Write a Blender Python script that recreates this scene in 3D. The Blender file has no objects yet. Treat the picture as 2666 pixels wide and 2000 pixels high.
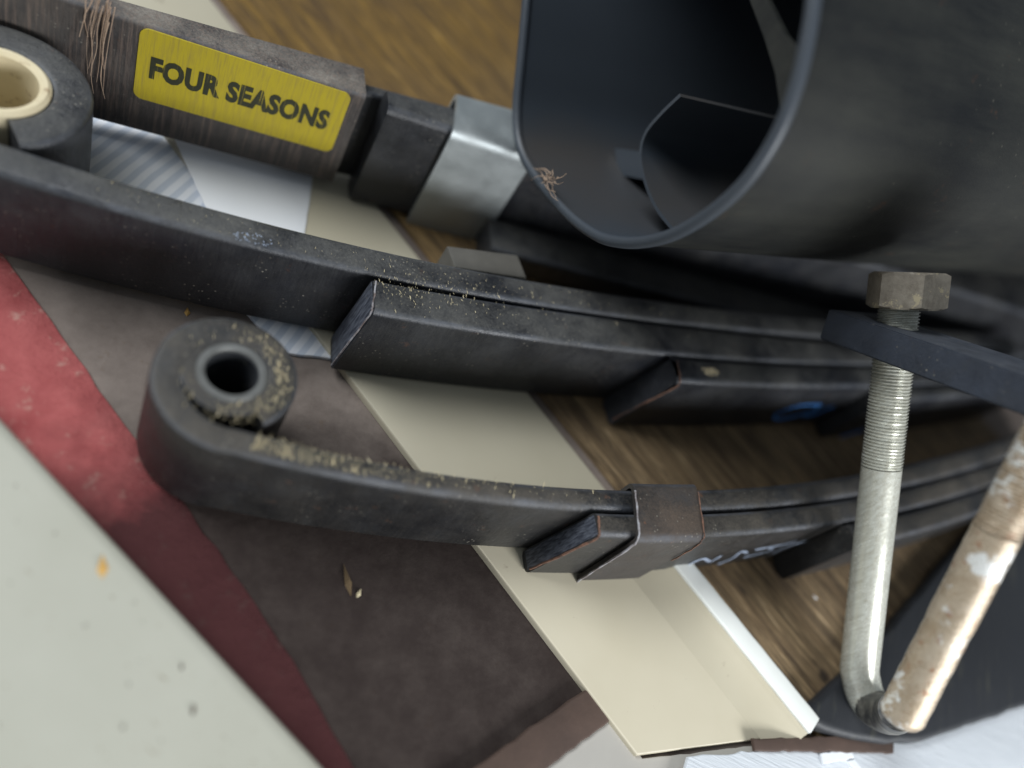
import bpy, bmesh, math, random
import numpy as np
from mathutils import Vector, Matrix
random.seed(7); rng = np.random.default_rng(7)
sc = bpy.context.scene
C = bpy.data.collections.new("scene"); sc.collection.children.link(C)
K = 0.001                     # lengths below are millimetres

# ------------------------------------------------------------------ camera
F = 2000.0                    # focal length in photograph pixels
H = 340.0                     # lens height above the floor
TOP, BOT = 60.0, 5.0          # the springs lie on their sides: edge faces at TOP
d = np.array([105 - 1333, 2400 - 1000, F]); d /= np.linalg.norm(d)     # gravity in lens axes
ex = np.array([1., 0, 0]); ZW = -d; XW = ex - ex.dot(d) * d; XW /= np.linalg.norm(XW); YW = np.cross(ZW, XW)
def wdir(v): v = np.asarray(v, float); return np.array([v @ XW, v @ YW, v @ ZW])
CAMP = np.array([0, 0, H])
def ray(px, py): return wdir([(px - 1333) / F, (py - 1000) / F, 1.0])
def P(px, py, z):             # point of the horizontal plane at height z
    w = ray(px, py); t = (z - H) / w[2]; p = CAMP + w * t; return np.array([p[0], p[1], z])
def PD(px, py, dep): return CAMP + ray(px, py) * dep
cd = bpy.data.cameras.new("camera"); cam = bpy.data.objects.new("camera", cd); C.objects.link(cam)
cx, cy, cz = wdir([1, 0, 0]), wdir([0, -1, 0]), wdir([0, 0, -1])
cam.matrix_world = Matrix(((cx[0], cy[0], cz[0], 0), (cx[1], cy[1], cz[1], 0), (cx[2], cy[2], cz[2], H * K), (0, 0, 0, 1)))
cd.sensor_width = 36; cd.lens = 36 * F / 2666; cd.clip_start = 0.01; cd.clip_end = 50
cd.dof.use_dof = True; cd.dof.focus_distance = 0.385; cd.dof.aperture_fstop = 2.0
sc.camera = cam

# ------------------------------------------------------------------ light
w = bpy.data.worlds.new("World"); sc.world = w; w.use_nodes = True
bg = w.node_tree.nodes["Background"]; bg.inputs[0].default_value = (0.80, 0.90, 1.0, 1); bg.inputs[1].default_value = 0.23
def area(name, loc, target, size, power, col):
    l = bpy.data.lights.new(name, 'AREA'); l.shape = 'RECTANGLE'; l.size, l.size_y = size; l.energy = power; l.color = col
    o = bpy.data.objects.new(name, l); C.objects.link(o); o.location = Vector(loc)
    o.rotation_euler = (Vector(target) - Vector(loc)).to_track_quat('-Z', 'Y').to_euler(); return o
area("window_light", (-1.15, 0.65, 1.45), (0.05, 0.24, 0), (1.0, 0.8), 39, (0.93, 0.97, 1.0))
area("doorway_light", (0.72, -0.60, 0.34), (0.34, 0.05, 0.0), (0.45, 0.25), 12.5, (0.96, 0.98, 1.0))
vs = sc.view_settings; vs.view_transform = 'Standard'; vs.look = 'None'; vs.exposure = 0.0; vs.gamma = 1.0; vs.use_curve_mapping = False

# ------------------------------------------------------------------ materials
MATS = {}
class N:
    def __init__(s, name):
        m = bpy.data.materials.new(name); m.use_nodes = True; s.m = m; s.t = m.node_tree; s.b = s.t.nodes["Principled BSDF"]; MATS[name] = m
        s.co = s.t.nodes.new("ShaderNodeTexCoord").outputs["Object"]
    def nd(s, typ, **kw):
        n = s.t.nodes.new(typ)
        for k, v in kw.items(): setattr(n, k, v)
        return n
    def link(s, a, b): s.t.links.new(a, b)
    def map(s, scale=(1, 1, 1), rot=(0, 0, 0)):
        m1 = s.nd("ShaderNodeMapping"); m1.inputs["Rotation"].default_value = rot
        s.link(s.co, m1.inputs[0]); m2 = s.nd("ShaderNodeMapping"); m2.inputs["Scale"].default_value = scale; s.link(m1.outputs[0], m2.inputs[0]); return m2.outputs[0]
    def noise(s, scale, detail=4, rough=0.6, vec=None, dist=0.0):
        n = s.nd("ShaderNodeTexNoise"); n.inputs["Scale"].default_value = scale; n.inputs["Detail"].default_value = detail
        n.inputs["Roughness"].default_value = rough; n.inputs["Distortion"].default_value = dist; s.link(vec if vec is not None else s.co, n.inputs["Vector"]); return n.outputs["Fac"]
    def ramp(s, f, a, b, ca=0.0, cb=1.0):
        n = s.nd("ShaderNodeMapRange"); n.inputs[1].default_value = a; n.inputs[2].default_value = b; n.inputs[3].default_value = ca; n.inputs[4].default_value = cb
        s.link(f, n.inputs[0]); return n.outputs[0]
    def math(s, op, a, b):
        n = s.nd("ShaderNodeMath", operation=op)
        for i, v in enumerate((a, b)):
            if isinstance(v, (int, float)): n.inputs[i].default_value = v
            else: s.link(v, n.inputs[i])
        return n.outputs[0]
    def mix(s, f, a, b):
        n = s.nd("ShaderNodeMix", data_type='RGBA')
        if isinstance(f, (int, float)): n.inputs[0].default_value = f
        else: s.link(f, n.inputs[0])
        for i, v in ((6, a), (7, b)):
            if isinstance(v, tuple): n.inputs[i].default_value = (*v, 1)
            else: s.link(v, n.inputs[i])
        return n.outputs[2]
    def upz(s):
        g = s.nd("ShaderNodeNewGeometry"); x = s.nd("ShaderNodeSeparateXYZ"); s.link(g.outputs["Normal"], x.inputs[0]); return x.outputs[2]
    def color(s, c):
        if isinstance(c, tuple): s.b.inputs["Base Color"].default_value = (*c, 1)
        else: s.link(c, s.b.inputs["Base Color"])
    def set(s, k, v):
        if isinstance(v, (int, float)): s.b.inputs[k].default_value = v
        else: s.link(v, s.b.inputs[k])
    def bump(s, f, strength, dist=0.0005):
        n = s.nd("ShaderNodeBump"); n.inputs["Strength"].default_value = strength; n.inputs["Distance"].default_value = dist
        s.link(f, n.inputs["Height"]); s.link(n.outputs[0], s.b.inputs["Normal"])

def mat_steel(name, base, dust, dustamt, rust=0.5, rough=(0.32, 0.62), streak=0):
    n = N(name)
    big = n.noise(28, 5, 0.65); fine = n.noise(420, 6, 0.7); st = n.noise(1, 5, 0.7, n.map((900, 900, 90)))
    up = n.ramp(n.upz(), 0.3, 0.95)
    du = n.math('MULTIPLY', n.ramp(n.math('ADD', big, n.math('MULTIPLY', st, 0.6)), 0.62, 1.05), dustamt)
    du = n.math('MULTIPLY', du, n.math('ADD', n.math('MULTIPLY', up, 0.75), 0.25))
    c = n.mix(n.ramp(n.noise(60, 4), 0.3, 0.7), base, tuple(v * 1.8 for v in base))
    c = n.mix(du, c, dust)
    rs = n.math('MULTIPLY', n.ramp(n.noise(110, 6, 0.75), 0.63, 0.72), rust); c = n.mix(rs, c, (0.16, 0.07, 0.035))
    sp = n.math('MULTIPLY', n.ramp(fine, 0.70, 0.76), 0.55); c = n.mix(sp, c, (0.22, 0.22, 0.21))
    nz = n.upz(); wear = n.math('MULTIPLY', n.ramp(nz, 0.15, 0.6), n.ramp(nz, 0.99, 0.85)); wear = n.math('MULTIPLY', wear, n.ramp(n.noise(45, 6, 0.75), 0.38, 0.68, 0.1, 0.9)); c = n.mix(wear, c, (0.085, 0.092, 0.108))
    ch = n.math('MULTIPLY', n.ramp(n.noise(75, 8, 0.85), 0.645, 0.665), 0.75); c = n.mix(ch, c, (0.075, 0.07, 0.065))
    vo = n.nd('ShaderNodeTexVoronoi', feature='F1'); vo.inputs['Scale'].default_value = 330; n.link(n.co, vo.inputs['Vector']); pk = n.math('MULTIPLY', n.ramp(vo.outputs['Distance'], 0.20, 0.10), n.ramp(n.noise(40, 4), 0.5, 0.66)); c = n.mix(n.math('MULTIPLY', pk, 0.8), c, (0.26, 0.24, 0.20))
    sc_ = n.math('MULTIPLY', n.ramp(n.noise(1, 4, 0.6, n.map((1500, 1500, 110))), 0.70, 0.78), 0.4); c = n.mix(sc_, c, (0.15, 0.155, 0.16))
    sm_ = n.math('MULTIPLY', n.ramp(n.noise(1, 6, 0.7, n.map((55, 55, 38))), 0.50, 0.74), 0.65); c = n.mix(sm_, c, (0.034, 0.036, 0.039))
    if streak: c = n.mix(n.math('MULTIPLY', n.ramp(n.noise(1, 4, 0.7, n.map((520, 520, 26))), 0.48, 0.70), streak), c, (0.17, 0.125, 0.10))
    n.color(c); n.set("Roughness", n.ramp(n.math('ADD', big, du), 0.3, 1.0, *rough)); n.set("Specular IOR Level", 0.5)
    n.bump(n.math('ADD', n.math('MULTIPLY', big, 2.0), n.math('ADD', n.math('MULTIPLY', fine, 0.6), n.math('MULTIPLY', st, 0.4))), 0.8, 0.0007)
    return n
mat_steel("spring_paint_a", (0.008, 0.009, 0.012), (0.125, 0.123, 0.112), 0.78, 0.35, (0.28, 0.6))
mat_steel("spring_paint_b", (0.009, 0.0095, 0.0105), (0.125, 0.108, 0.085), 0.75, 0.6, (0.32, 0.65))
mat_steel("spring_paint_c", (0.022, 0.018, 0.017), (0.30, 0.27, 0.23), 0.95, 0.25, (0.55, 0.85), 0.75)
mat_steel("clip_paint", (0.022, 0.020, 0.019), (0.12, 0.085, 0.06), 0.7, 1.0, (0.45, 0.75))
mat_steel("plate_paint", (0.020, 0.025, 0.036), (0.07, 0.08, 0.095), 0.6, 0.15, (0.45, 0.65))

n = N("zinc"); f = n.noise(50, 4); n.color(n.mix(f, (0.34, 0.38, 0.39), (0.50, 0.53, 0.53))); n.set("Metallic", 0.75); n.set("Roughness", n.ramp(f, 0.3, 0.7, 0.42, 0.6)); n.bump(n.noise(300, 4), 0.25)
n = N("zinc_dull"); f = n.noise(90, 5); n.color(n.mix(f, (0.06, 0.056, 0.048), (0.12, 0.113, 0.098))); n.set("Roughness", 0.7); n.bump(n.noise(500, 4), 0.3)
n = N("nylon_cream"); f = n.noise(60, 4); n.color(n.mix(n.ramp(n.noise(110, 5), 0.55, 0.75), n.mix(f, (0.62, 0.52, 0.33), (0.74, 0.66, 0.46)), (0.25, 0.15, 0.07))); n.set("Roughness", 0.5)
n = N("bush_steel"); f = n.noise(130, 5); n.color(n.mix(f, (0.07, 0.07, 0.062), (0.22, 0.225, 0.22))); n.set("Metallic", 0.35); n.set("Roughness", 0.5); n.bump(f, 0.3)
n = N("galvanised"); f = n.noise(70, 5, 0.7); g2 = n.noise(1, 5, 0.7, n.map((700, 700, 60)))
n.color(n.mix(n.ramp(g2, 0.35, 0.7), n.mix(f, (0.52, 0.53, 0.47), (0.68, 0.69, 0.62)), (0.40, 0.39, 0.32))); n.set("Metallic", 0.3); n.set("Roughness", n.ramp(f, 0.3, 0.7, 0.18, 0.34)); n.bump(n.math('ADD', f, g2), 0.3, 0.0003)
n = N("galvanised_stained"); f = n.noise(90, 6, 0.75); g2 = n.noise(1, 6, 0.8, n.map((260, 260, 1300)))
c = n.mix(n.ramp(f, 0.35, 0.7), (0.40, 0.31, 0.21), (0.58, 0.50, 0.39)); c = n.mix(n.ramp(n.noise(150, 5, 0.7), 0.58, 0.68), c, (0.30, 0.13, 0.06)); c = n.mix(n.ramp(n.noise(48, 7, 0.75), 0.56, 0.60), c, (0.82, 0.83, 0.80))  # white blotches put blown glints into the colour
n.color(c); n.set("Metallic", 0.3); n.set("Roughness", n.ramp(f, 0.3, 0.7, 0.16, 0.4)); n.bump(n.math('ADD', f, g2), 0.55, 0.0005)
n = N("shaded_steel"); f = n.noise(160, 5); n.color(n.mix(n.ramp(f, 0.4, 0.65), (0.025, 0.026, 0.027), (0.14, 0.135, 0.115))); n.set("Roughness", 0.5); n.bump(f, 0.4)  # steel darkened so the shade round the bend sits in its colour
n = N("nut_rust"); f = n.noise(150, 6, 0.75); c = n.mix(n.ramp(f, 0.3, 0.7), (0.16, 0.135, 0.105), (0.32, 0.285, 0.23)); c = n.mix(n.ramp(n.noise(85, 5, 0.75), 0.60, 0.64), c, (0.42, 0.36, 0.24)); n.color(c); n.set("Roughness", 0.62); n.set("Metallic", 0.2); n.bump(f, 0.6, 0.0006)
n = N("black_plastic"); big = n.noise(9, 6, 0.65); st = n.noise(1, 5, 0.65, n.map((7, 60, 30), (0, 0, -0.35))); up = n.upz()
c = n.mix(n.ramp(big, 0.35, 0.7), (0.005, 0.0062, 0.0075), (0.011, 0.0125, 0.013))
c = n.mix(n.math('MULTIPLY', n.ramp(n.math('ADD', st, n.math('MULTIPLY', big, 0.5)), 0.55, 1.05), 0.6), c, (0.046, 0.047, 0.038))
c = n.mix(n.math('MULTIPLY', n.ramp(n.noise(38, 6, 0.75), 0.62, 0.72), 0.6), c, (0.075, 0.035, 0.02)); c = n.mix(n.math('MULTIPLY', n.ramp(n.noise(330, 3), 0.74, 0.78), 0.6), c, (0.2, 0.19, 0.16))
n.color(c); sv = n.nd('ShaderNodeTexVoronoi', feature='F1'); sv.inputs['Scale'].default_value = 120; n.link(n.map((1, .25, 1), (0.3, 0.2, -0.5)), sv.inputs['Vector']); n.color(n.mix(n.math('MULTIPLY', n.math('MULTIPLY', n.ramp(sv.outputs['Distance'], 0.10, 0.04), n.ramp(n.noise(12, 4), 0.45, 0.65)), 0.6), c, (0.15, 0.14, 0.11))); n.set("Roughness", n.ramp(big, 0.3, 0.7, 0.55, 0.7)); n.bump(n.math('ADD', n.noise(700, 4), n.math('MULTIPLY', n.noise(14, 3), 3.0)), 0.35, 0.0006)
n.set("Specular IOR Level", 0.3)
n = N("plastic_lit"); big = n.noise(9, 6, 0.65); n.color(n.mix(big, (0.036, 0.045, 0.057), (0.052, 0.062, 0.075))); base = n.b.inputs["Base Color"].links[0].from_socket; n.color(n.mix(n.math('MULTIPLY', n.ramp(n.math('ADD', n.upz(), n.math('MULTIPLY', big, 0.4)), 1.0, 1.3), 0.7), base, (0.062, 0.050, 0.038))); n.set("Roughness", 0.45); n.bump(n.noise(600, 4), 0.25, 0.0003)  # lighter bluish copy of the black plastic, light at the mouth painted in
n = N("rubber"); big = n.noise(16, 6, 0.65); st = n.noise(1, 5, 0.7, n.map((25, 160, 160), (0, 0, -1.1))); n.color(n.mix(n.ramp(st, 0.55, 0.8), n.mix(big, (0.012, 0.014, 0.018), (0.024, 0.026, 0.03)), (0.06, 0.06, 0.045))); n.set("Roughness", 0.6); n.bump(st, 0.5, 0.001)
A45 = math.radians(46.2)      # the boards run at this angle across the floor
n = N("white_board"); f = n.noise(12, 5); n.color(n.mix(n.ramp(n.noise(70, 6, 0.7), 0.66, 0.74), n.mix(f, (0.46, 0.415, 0.305), (0.55, 0.505, 0.39)), (0.30, 0.25, 0.18))); n.set("Roughness", n.ramp(f, 0.3, 0.7, 0.35, 0.5))
n = N("paper_white"); n.color(n.mix(n.noise(30, 4), (0.82, 0.84, 0.87), (0.88, 0.89, 0.91))); n.set("Roughness", 0.6)
n = N("lip_white"); n.color(n.mix(n.noise(60, 5), (0.78, 0.80, 0.76), (0.86, 0.88, 0.84))); n.set("Roughness", 0.35)
n = N("cream_paint"); f = n.noise(9, 6); s1 = n.noise(1, 4, 0.6, n.map((150, 420, 150), (0, 0, 0.6))); n.color(n.mix(n.math('MULTIPLY', n.ramp(s1, 0.67, 0.72), 0.8), n.mix(n.ramp(f, 0.3, 0.7), (0.40, 0.395, 0.325), (0.47, 0.465, 0.395)), (0.2, 0.15, 0.09))); n.set("Roughness", 0.5); n.bump(n.noise(180, 5), 0.15)
def dark_patch(n):                # two blotchy dark patches over floor and cloth, below the near spring
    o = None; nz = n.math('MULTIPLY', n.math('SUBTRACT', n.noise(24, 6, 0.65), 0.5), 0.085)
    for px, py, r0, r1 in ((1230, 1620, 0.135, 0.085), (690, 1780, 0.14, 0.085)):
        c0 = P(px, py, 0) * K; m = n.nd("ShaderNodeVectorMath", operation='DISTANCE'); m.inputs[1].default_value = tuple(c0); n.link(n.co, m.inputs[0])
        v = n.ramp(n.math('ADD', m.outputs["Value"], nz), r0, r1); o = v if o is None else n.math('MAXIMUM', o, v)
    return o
n = N("red_cloth"); f = n.noise(55, 6, 0.7); g2 = n.noise(130, 5, 0.7); n.color(n.mix(n.ramp(g2, 0.58, 0.72), n.mix(n.ramp(f, 0.3, 0.7), (0.27, 0.060, 0.060), (0.42, 0.120, 0.115)), (0.44, 0.25, 0.21))); base = n.b.inputs["Base Color"].links[0].from_socket; n.color(n.mix(n.math('MULTIPLY', dark_patch(n), 0.92), base, (0.032, 0.013, 0.014))); n.set("Roughness", 0.9); n.bump(n.math('ADD', f, g2), 0.8, 0.002)
n.set("Specular IOR Level", 0.15)
n = N("floor_dirt"); f = n.noise(14, 7, 0.7); g2 = n.noise(90, 6, 0.7); c = n.mix(n.ramp(f, 0.35, 0.65), (0.15, 0.122, 0.106), (0.27, 0.225, 0.196)); c = n.mix(n.ramp(g2, 0.6, 0.75), c, (0.16, 0.12, 0.09)); c = n.mix(n.math('MULTIPLY', n.math('MULTIPLY', dark_patch(n), 0.95), n.ramp(n.noise(60, 7, 0.75), 0.2, 0.6, 0.85, 1.0)), c, (0.024, 0.017, 0.0155)); n.color(c); n.set("Roughness", 0.85); n.bump(g2, 0.5, 0.001)
n.set("Specular IOR Level", 0.12)
n = N("wood"); v = n.map((22, 330, 330), (0, 0, A45)); v2 = n.map((9, 110, 110), (0, 0, A45)); f = n.noise(1, 8, 0.72, v, 0.6); g2 = n.noise(1, 5, 0.65, v2, 0.8)
c = n.mix(n.ramp(f, 0.38, 0.62), (0.050, 0.032, 0.018), (0.36, 0.25, 0.13)); c = n.mix(n.ramp(f, 0.60, 0.68), c, (0.62, 0.47, 0.28)); gx = n.nd('ShaderNodeSeparateXYZ'); n.link(n.map((1, 1, 1), (0, 0, A45)), gx.inputs[0]); wf = n.ramp(n.math('ADD', gx.outputs[0], n.math('MULTIPLY', n.noise(6, 4), 0.2)), 0.05, -0.25); hs2 = n.nd('ShaderNodeHueSaturation'); hs2.inputs['Saturation'].default_value = 1.45; hs2.inputs['Value'].default_value = 0.92; n.link(c, hs2.inputs['Color']); c = n.mix(wf, c, hs2.outputs[0]); kn = n.nd('ShaderNodeVectorMath', operation='DISTANCE'); kn.inputs[1].default_value = tuple(P(2143, 1762, 4.5) * K); n.link(n.co, kn.inputs[0]); c = n.mix(n.ramp(n.math('ADD', kn.outputs['Value'], n.math('MULTIPLY', n.noise(300, 4), 0.003)), 0.0068, 0.0035), c, (0.02, 0.014, 0.01)); c = n.mix(n.ramp(g2, 0.35, 0.75, 0.0, 0.6), c, (0.14, 0.082, 0.034)); c = n.mix(n.ramp(n.noise(1, 3, 0.5, n.map((30, 520, 520), (0, 0, A45))), 0.66, 0.72), c, (0.03, 0.02, 0.014)); n.color(c); n.set("Roughness", 0.75); n.bump(f, 1.0, 0.0025)
n = N("brown_batten"); f = n.noise(40, 6, 0.7); n.color(n.mix(f, (0.035, 0.022, 0.017), (0.10, 0.062, 0.046))); n.set("Roughness", 0.8); n.bump(f, 0.5, 0.001)
n = N("sheet_white"); f = n.noise(1, 5, 0.6, n.map((60, 700, 60), (0, 0, 0.3))); n.color(n.mix(f, (0.52, 0.56, 0.60), (0.72, 0.75, 0.78))); n.set("Roughness", 0.7); n.bump(f, 0.6, 0.0008)
n = N("sheet_grey"); f = n.noise(20, 6, 0.6); n.color(n.mix(f, (0.36, 0.34, 0.31), (0.50, 0.48, 0.43))); n.set("Roughness", 0.7)
n = N("striped"); wv = n.nd("ShaderNodeTexWave", wave_type='BANDS', bands_direction='X'); wv.inputs["Scale"].default_value = 42; wv.inputs["Distortion"].default_value = 1.0; wv.inputs["Detail"].default_value = 2; n.link(n.map((1, 1, 1), (0, 0, 0.35)), wv.inputs["Vector"])
n.color(n.mix(n.ramp(wv.outputs["Fac"], 0.35, 0.7), (0.82, 0.84, 0.88), (0.60, 0.65, 0.73))); n.set("Roughness", 0.85); n.bump(n.noise(600, 3), 0.3)
n = N("yellow_label"); f = n.noise(1, 5, 0.7, n.map((900, 900, 60))); n.color(n.mix(n.ramp(f, 0.45, 0.75), n.mix(n.noise(30, 4), (0.38, 0.30, 0.010), (0.50, 0.39, 0.016)), (0.30, 0.23, 0.04))); n.set("Roughness", 0.6)
n = N("label_ink"); n.color(n.mix(n.ramp(n.noise(1, 3, 0.6, n.map((1100, 1100, 18))), 0.60, 0.68), n.mix(n.noise(300, 4), (0.012, 0.015, 0.008), (0.04, 0.04, 0.015)), (0.40, 0.31, 0.03))); n.set("Roughness", 0.6)
n = N("blue_paint"); n.color(n.mix(n.noise(200, 4), (0.05, 0.24, 0.70), (0.10, 0.34, 0.82))); n.set("Roughness", 0.45)
n = N("pale_blue_paint"); n.color(n.mix(n.noise(200, 4), (0.20, 0.24, 0.32), (0.34, 0.40, 0.50))); n.set("Roughness", 0.6)
n = N("sawdust"); n.color(n.mix(n.noise(500, 2), (0.48, 0.39, 0.22), (0.74, 0.66, 0.46))); n.set("Roughness", 0.85)
n = N("sawdust_dark"); n.color(n.mix(n.noise(300, 3), (0.10, 0.065, 0.03), (0.17, 0.115, 0.06))); n.set("Roughness", 0.85)
n = N("straw"); n.color(n.mix(n.noise(200, 3), (0.34, 0.22, 0.15), (0.55, 0.42, 0.31))); n.set("Roughness", 0.7)
n = N("amber"); n.color(n.mix(n.noise(200, 3), (0.55, 0.30, 0.07), (0.65, 0.42, 0.14))); n.set("Roughness", 0.6)
n = N("flake_white"); n.color(n.mix(n.noise(200, 3), (0.68, 0.71, 0.75), (0.82, 0.84, 0.86))); n.set("Roughness", 0.5)

# ------------------------------------------------------------------ helpers
def mesh_from(verts, faces, name, smooth=None):
    m = bpy.data.meshes.new(name); m.from_pydata([tuple(float(c) * K for c in v) for v in verts], [], [tuple(int(i) for i in f) for f in faces]); m.validate()
    b = bmesh.new(); b.from_mesh(m); bmesh.ops.recalc_face_normals(b, faces=b.faces[:]); b.to_mesh(m); b.free()
    if smooth is not None:
        m.polygons.foreach_set("use_smooth", [True] * len(m.polygons)); m.set_sharp_from_angle(angle=math.radians(smooth))
    return m
def obj(name, verts, faces, mat, parent=None, smooth=None, label=None, cat=None, group=None, kind=None):
    m = mesh_from(verts, faces, name, smooth); m.materials.append(MATS[mat]); o = bpy.data.objects.new(name, m); C.objects.link(o)
    return fin(o, parent, label, cat, group, kind)
def fin(o, parent=None, label=None, cat=None, group=None, kind=None):
    if parent is not None:
        o.parent = parent; o.matrix_parent_inverse = Matrix.Translation(-parent.location)
    if label: o["label"] = label
    if cat: o["category"] = cat
    if group: o["group"] = group
    if kind: o["kind"] = kind
    return o
def thing(name, loc, label, cat, group=None):
    o = bpy.data.objects.new(name, None); o.empty_display_size = 0.01; C.objects.link(o); o.location = Vector([float(c) * K for c in loc]); return fin(o, None, label, cat, group)

def rrect(w2, h2, r, seg=4):                     # rounded rectangle about 0, half sizes w2, h2
    r = min(r, w2 * .98, h2 * .98); out = []
    for cxs, cys, a0 in ((1, 1, 0), (-1, 1, 90), (-1, -1, 180), (1, -1, 270)):
        for k in range(seg + 1):
            a = math.radians(a0 + 90 * k / seg); out.append((cxs * (w2 - r) + r * math.cos(a), cys * (h2 - r) + r * math.sin(a)))
    return out
def sweep_flat(path, t, z0=BOT, z1=TOP, r=3.0, skew=(0, 0)):   # bar standing on edge along a path in the floor plane
    path = np.asarray(path, float); n = len(path); tg = np.gradient(path, axis=0); tg /= np.linalg.norm(tg, axis=1)[:, None]; nm = np.stack([-tg[:, 1], tg[:, 0]], 1)
    t = np.broadcast_to(np.asarray(t, float), (n,)); V = []; Fc = []; zc = (z0 + z1) / 2
    L = 0
    r = np.broadcast_to(np.asarray(r, float), (n,))
    for i in range(n):
        s = rrect(t[i] / 2, (z1 - z0) / 2, r[i]); L = len(s)
        sk = skew[0] if i == 0 else (skew[1] if i == n - 1 else 0)
        for u, v in s:
            q = path[i] + nm[i] * u + tg[i] * sk * (v / ((z1 - z0) / 2)); V.append((q[0], q[1], zc + v))
    for i in range(n - 1):
        for k in range(L):
            a, b = i * L + k, i * L + (k + 1) % L; Fc.append((a, b, b + L, a + L))
    Fc.append(tuple(range(L))); Fc.append(tuple(range((n - 1) * L, n * L))); return V, Fc
def tube(pts, rad, seg=20, cap=True, closed=False):
    pts = np.asarray(pts, float); n = len(pts); rad = np.broadcast_to(np.asarray(rad, float), (n,)); tg = np.gradient(pts, axis=0); tg /= np.linalg.norm(tg, axis=1)[:, None]
    up = np.array([.31, .52, .8]); up /= np.linalg.norm(up); u = np.cross(tg[0], up); u /= np.linalg.norm(u); V = []; Fc = []
    for i in range(n):
        u = u - tg[i] * (u @ tg[i]); u /= np.linalg.norm(u); v = np.cross(tg[i], u)
        for k in range(seg):
            a = 2 * math.pi * k / seg; V.append(pts[i] + rad[i] * (u * math.cos(a) + v * math.sin(a)))
    for i in range(n - 1):
        for k in range(seg):
            a, b = i * seg + k, i * seg + (k + 1) % seg; Fc.append((a, b, b + seg, a + seg))
    if cap: Fc.append(tuple(range(seg))); Fc.append(tuple(range((n - 1) * seg, n * seg)))
    return V, Fc
def ring(c, ro, ri, z0, z1, seg=48, bev=0.8):    # upright tube
    prof = [(ri, z0), (ro, z0), (ro, z1 - bev), (ro - bev, z1), (ri + bev, z1), (ri, z1 - bev)]; V = []; Fc = []; m = len(prof)
    for k in range(seg):
        a = 2 * math.pi * k / seg
        for r, z in prof: V.append((c[0] + r * math.cos(a), c[1] + r * math.sin(a), z))
    for k in range(seg):
        for j in range(m):
            a, b = k * m + j, k * m + (j + 1) % m; c2 = ((k + 1) % seg) * m; Fc.append((a, b, c2 + (j + 1) % m, c2 + j))
    return V, Fc
def slab(poly, z0, z1, bev=1.0, jitter=0.0, sub=0):   # plan outline -> thick sheet with bevelled top edge
    poly = [np.array(p[:2], float) for p in poly]
    if sub:
        q = []
        for i in range(len(poly)):
            a, b = poly[i], poly[(i + 1) % len(poly)]; m = max(1, int(np.linalg.norm(b - a) / sub))
            for k in range(m): q.append(a + (b - a) * k / m + rng.normal(0, jitter, 2))
        poly = q
    n = len(poly); cen = sum(poly) / n; V = []; Fc = []
    ar = sum(poly[i][0] * poly[(i + 1) % n][1] - poly[(i + 1) % n][0] * poly[i][1] for i in range(n)); sgn = 1 if ar > 0 else -1
    def inset(dist):
        out = []
        for i in range(n):
            a, b, c = poly[i - 1], poly[i], poly[(i + 1) % n]; e1 = (b - a) / (np.linalg.norm(b - a) + 1e-9); e2 = (c - b) / (np.linalg.norm(c - b) + 1e-9)
            nn = np.array([-e1[1] - e2[1], e1[0] + e2[0]]) * sgn; l = np.linalg.norm(nn); out.append(b + nn / (l + 1e-9) * dist)
        return out
    rings = [(poly, z0), (poly, z1 - bev)] + [(inset(bev * (1 - math.cos(a))), z1 - bev * (1 - math.sin(a))) for a in (math.pi / 6, math.pi / 3, math.pi / 2)]
    for pl, z in rings: V += [(p[0], p[1], z) for p in pl]
    for r in range(len(rings) - 1):
        for k in range(n): a, b = r * n + k, r * n + (k + 1) % n; Fc.append((a, b, b + n, a + n))
    Fc.append(tuple(range(n))); Fc.append(tuple(range((len(rings) - 1) * n, len(rings) * n))); return V, Fc
def fit(pts, z=TOP, deg=3):
    q = np.array([P(*p, z)[:2] for p in pts]); return np.polyfit(q[:, 0], q[:, 1], deg)
def nearface(poly_fn, off, px, py):              # point of the upright near face y=f(x) seen at a pixel
    r = ray(px, py); g = lambda t: (CAMP[1] + r[1] * t) - poly_fn(CAMP[0] + r[0] * t); a, b = 60.0, 2500.0
    ts = np.linspace(60, 1500, 3000); gv = np.array([g(t) for t in ts]); i = np.where(np.sign(gv[:-1]) != np.sign(gv[1:]))[0][0]; a, b = ts[i], ts[i + 1]
    for _ in range(40):
        m = (a + b) / 2
        if np.sign(g(m)) == np.sign(g(a)): a = m
        else: b = m
    return CAMP + r * (a - off)
def ribbon(pts, wd, nrm, thick=0.25):            # thin brush stroke on an upright face
    pts = np.asarray(pts, float); n = len(pts); tg = np.gradient(pts, axis=0); V = []; Fc = []
    for i in range(n):
        s = np.cross(tg[i], nrm); s /= np.linalg.norm(s); ww = wd * (0.75 + 0.4 * rng.random()) * (0.6 if i in (0, n - 1) else 1)
        for q in (pts[i] + s * ww / 2, pts[i] + nrm * thick, pts[i] - s * ww / 2): V.append(q)
    for i in range(n - 1):
        a = i * 3; Fc += [(a, a + 1, a + 4, a + 3), (a + 1, a + 2, a + 5, a + 4)]
    return V, Fc
def spline(pts, n):
    pts = np.asarray(pts, float); m = len(pts); out = []
    ts = np.linspace(0, m - 1, n)
    for t in ts:
        i = min(int(t), m - 2); u = t - i; p0 = pts[max(i - 1, 0)]; p1 = pts[i]; p2 = pts[i + 1]; p3 = pts[min(i + 2, m - 1)]
        out.append(0.5 * ((2 * p1) + (-p0 + p2) * u + (2 * p0 - 5 * p1 + 4 * p2 - p3) * u * u + (-p0 + 3 * p1 - 3 * p2 + p3) * u ** 3))
    return np.array(out)
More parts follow.
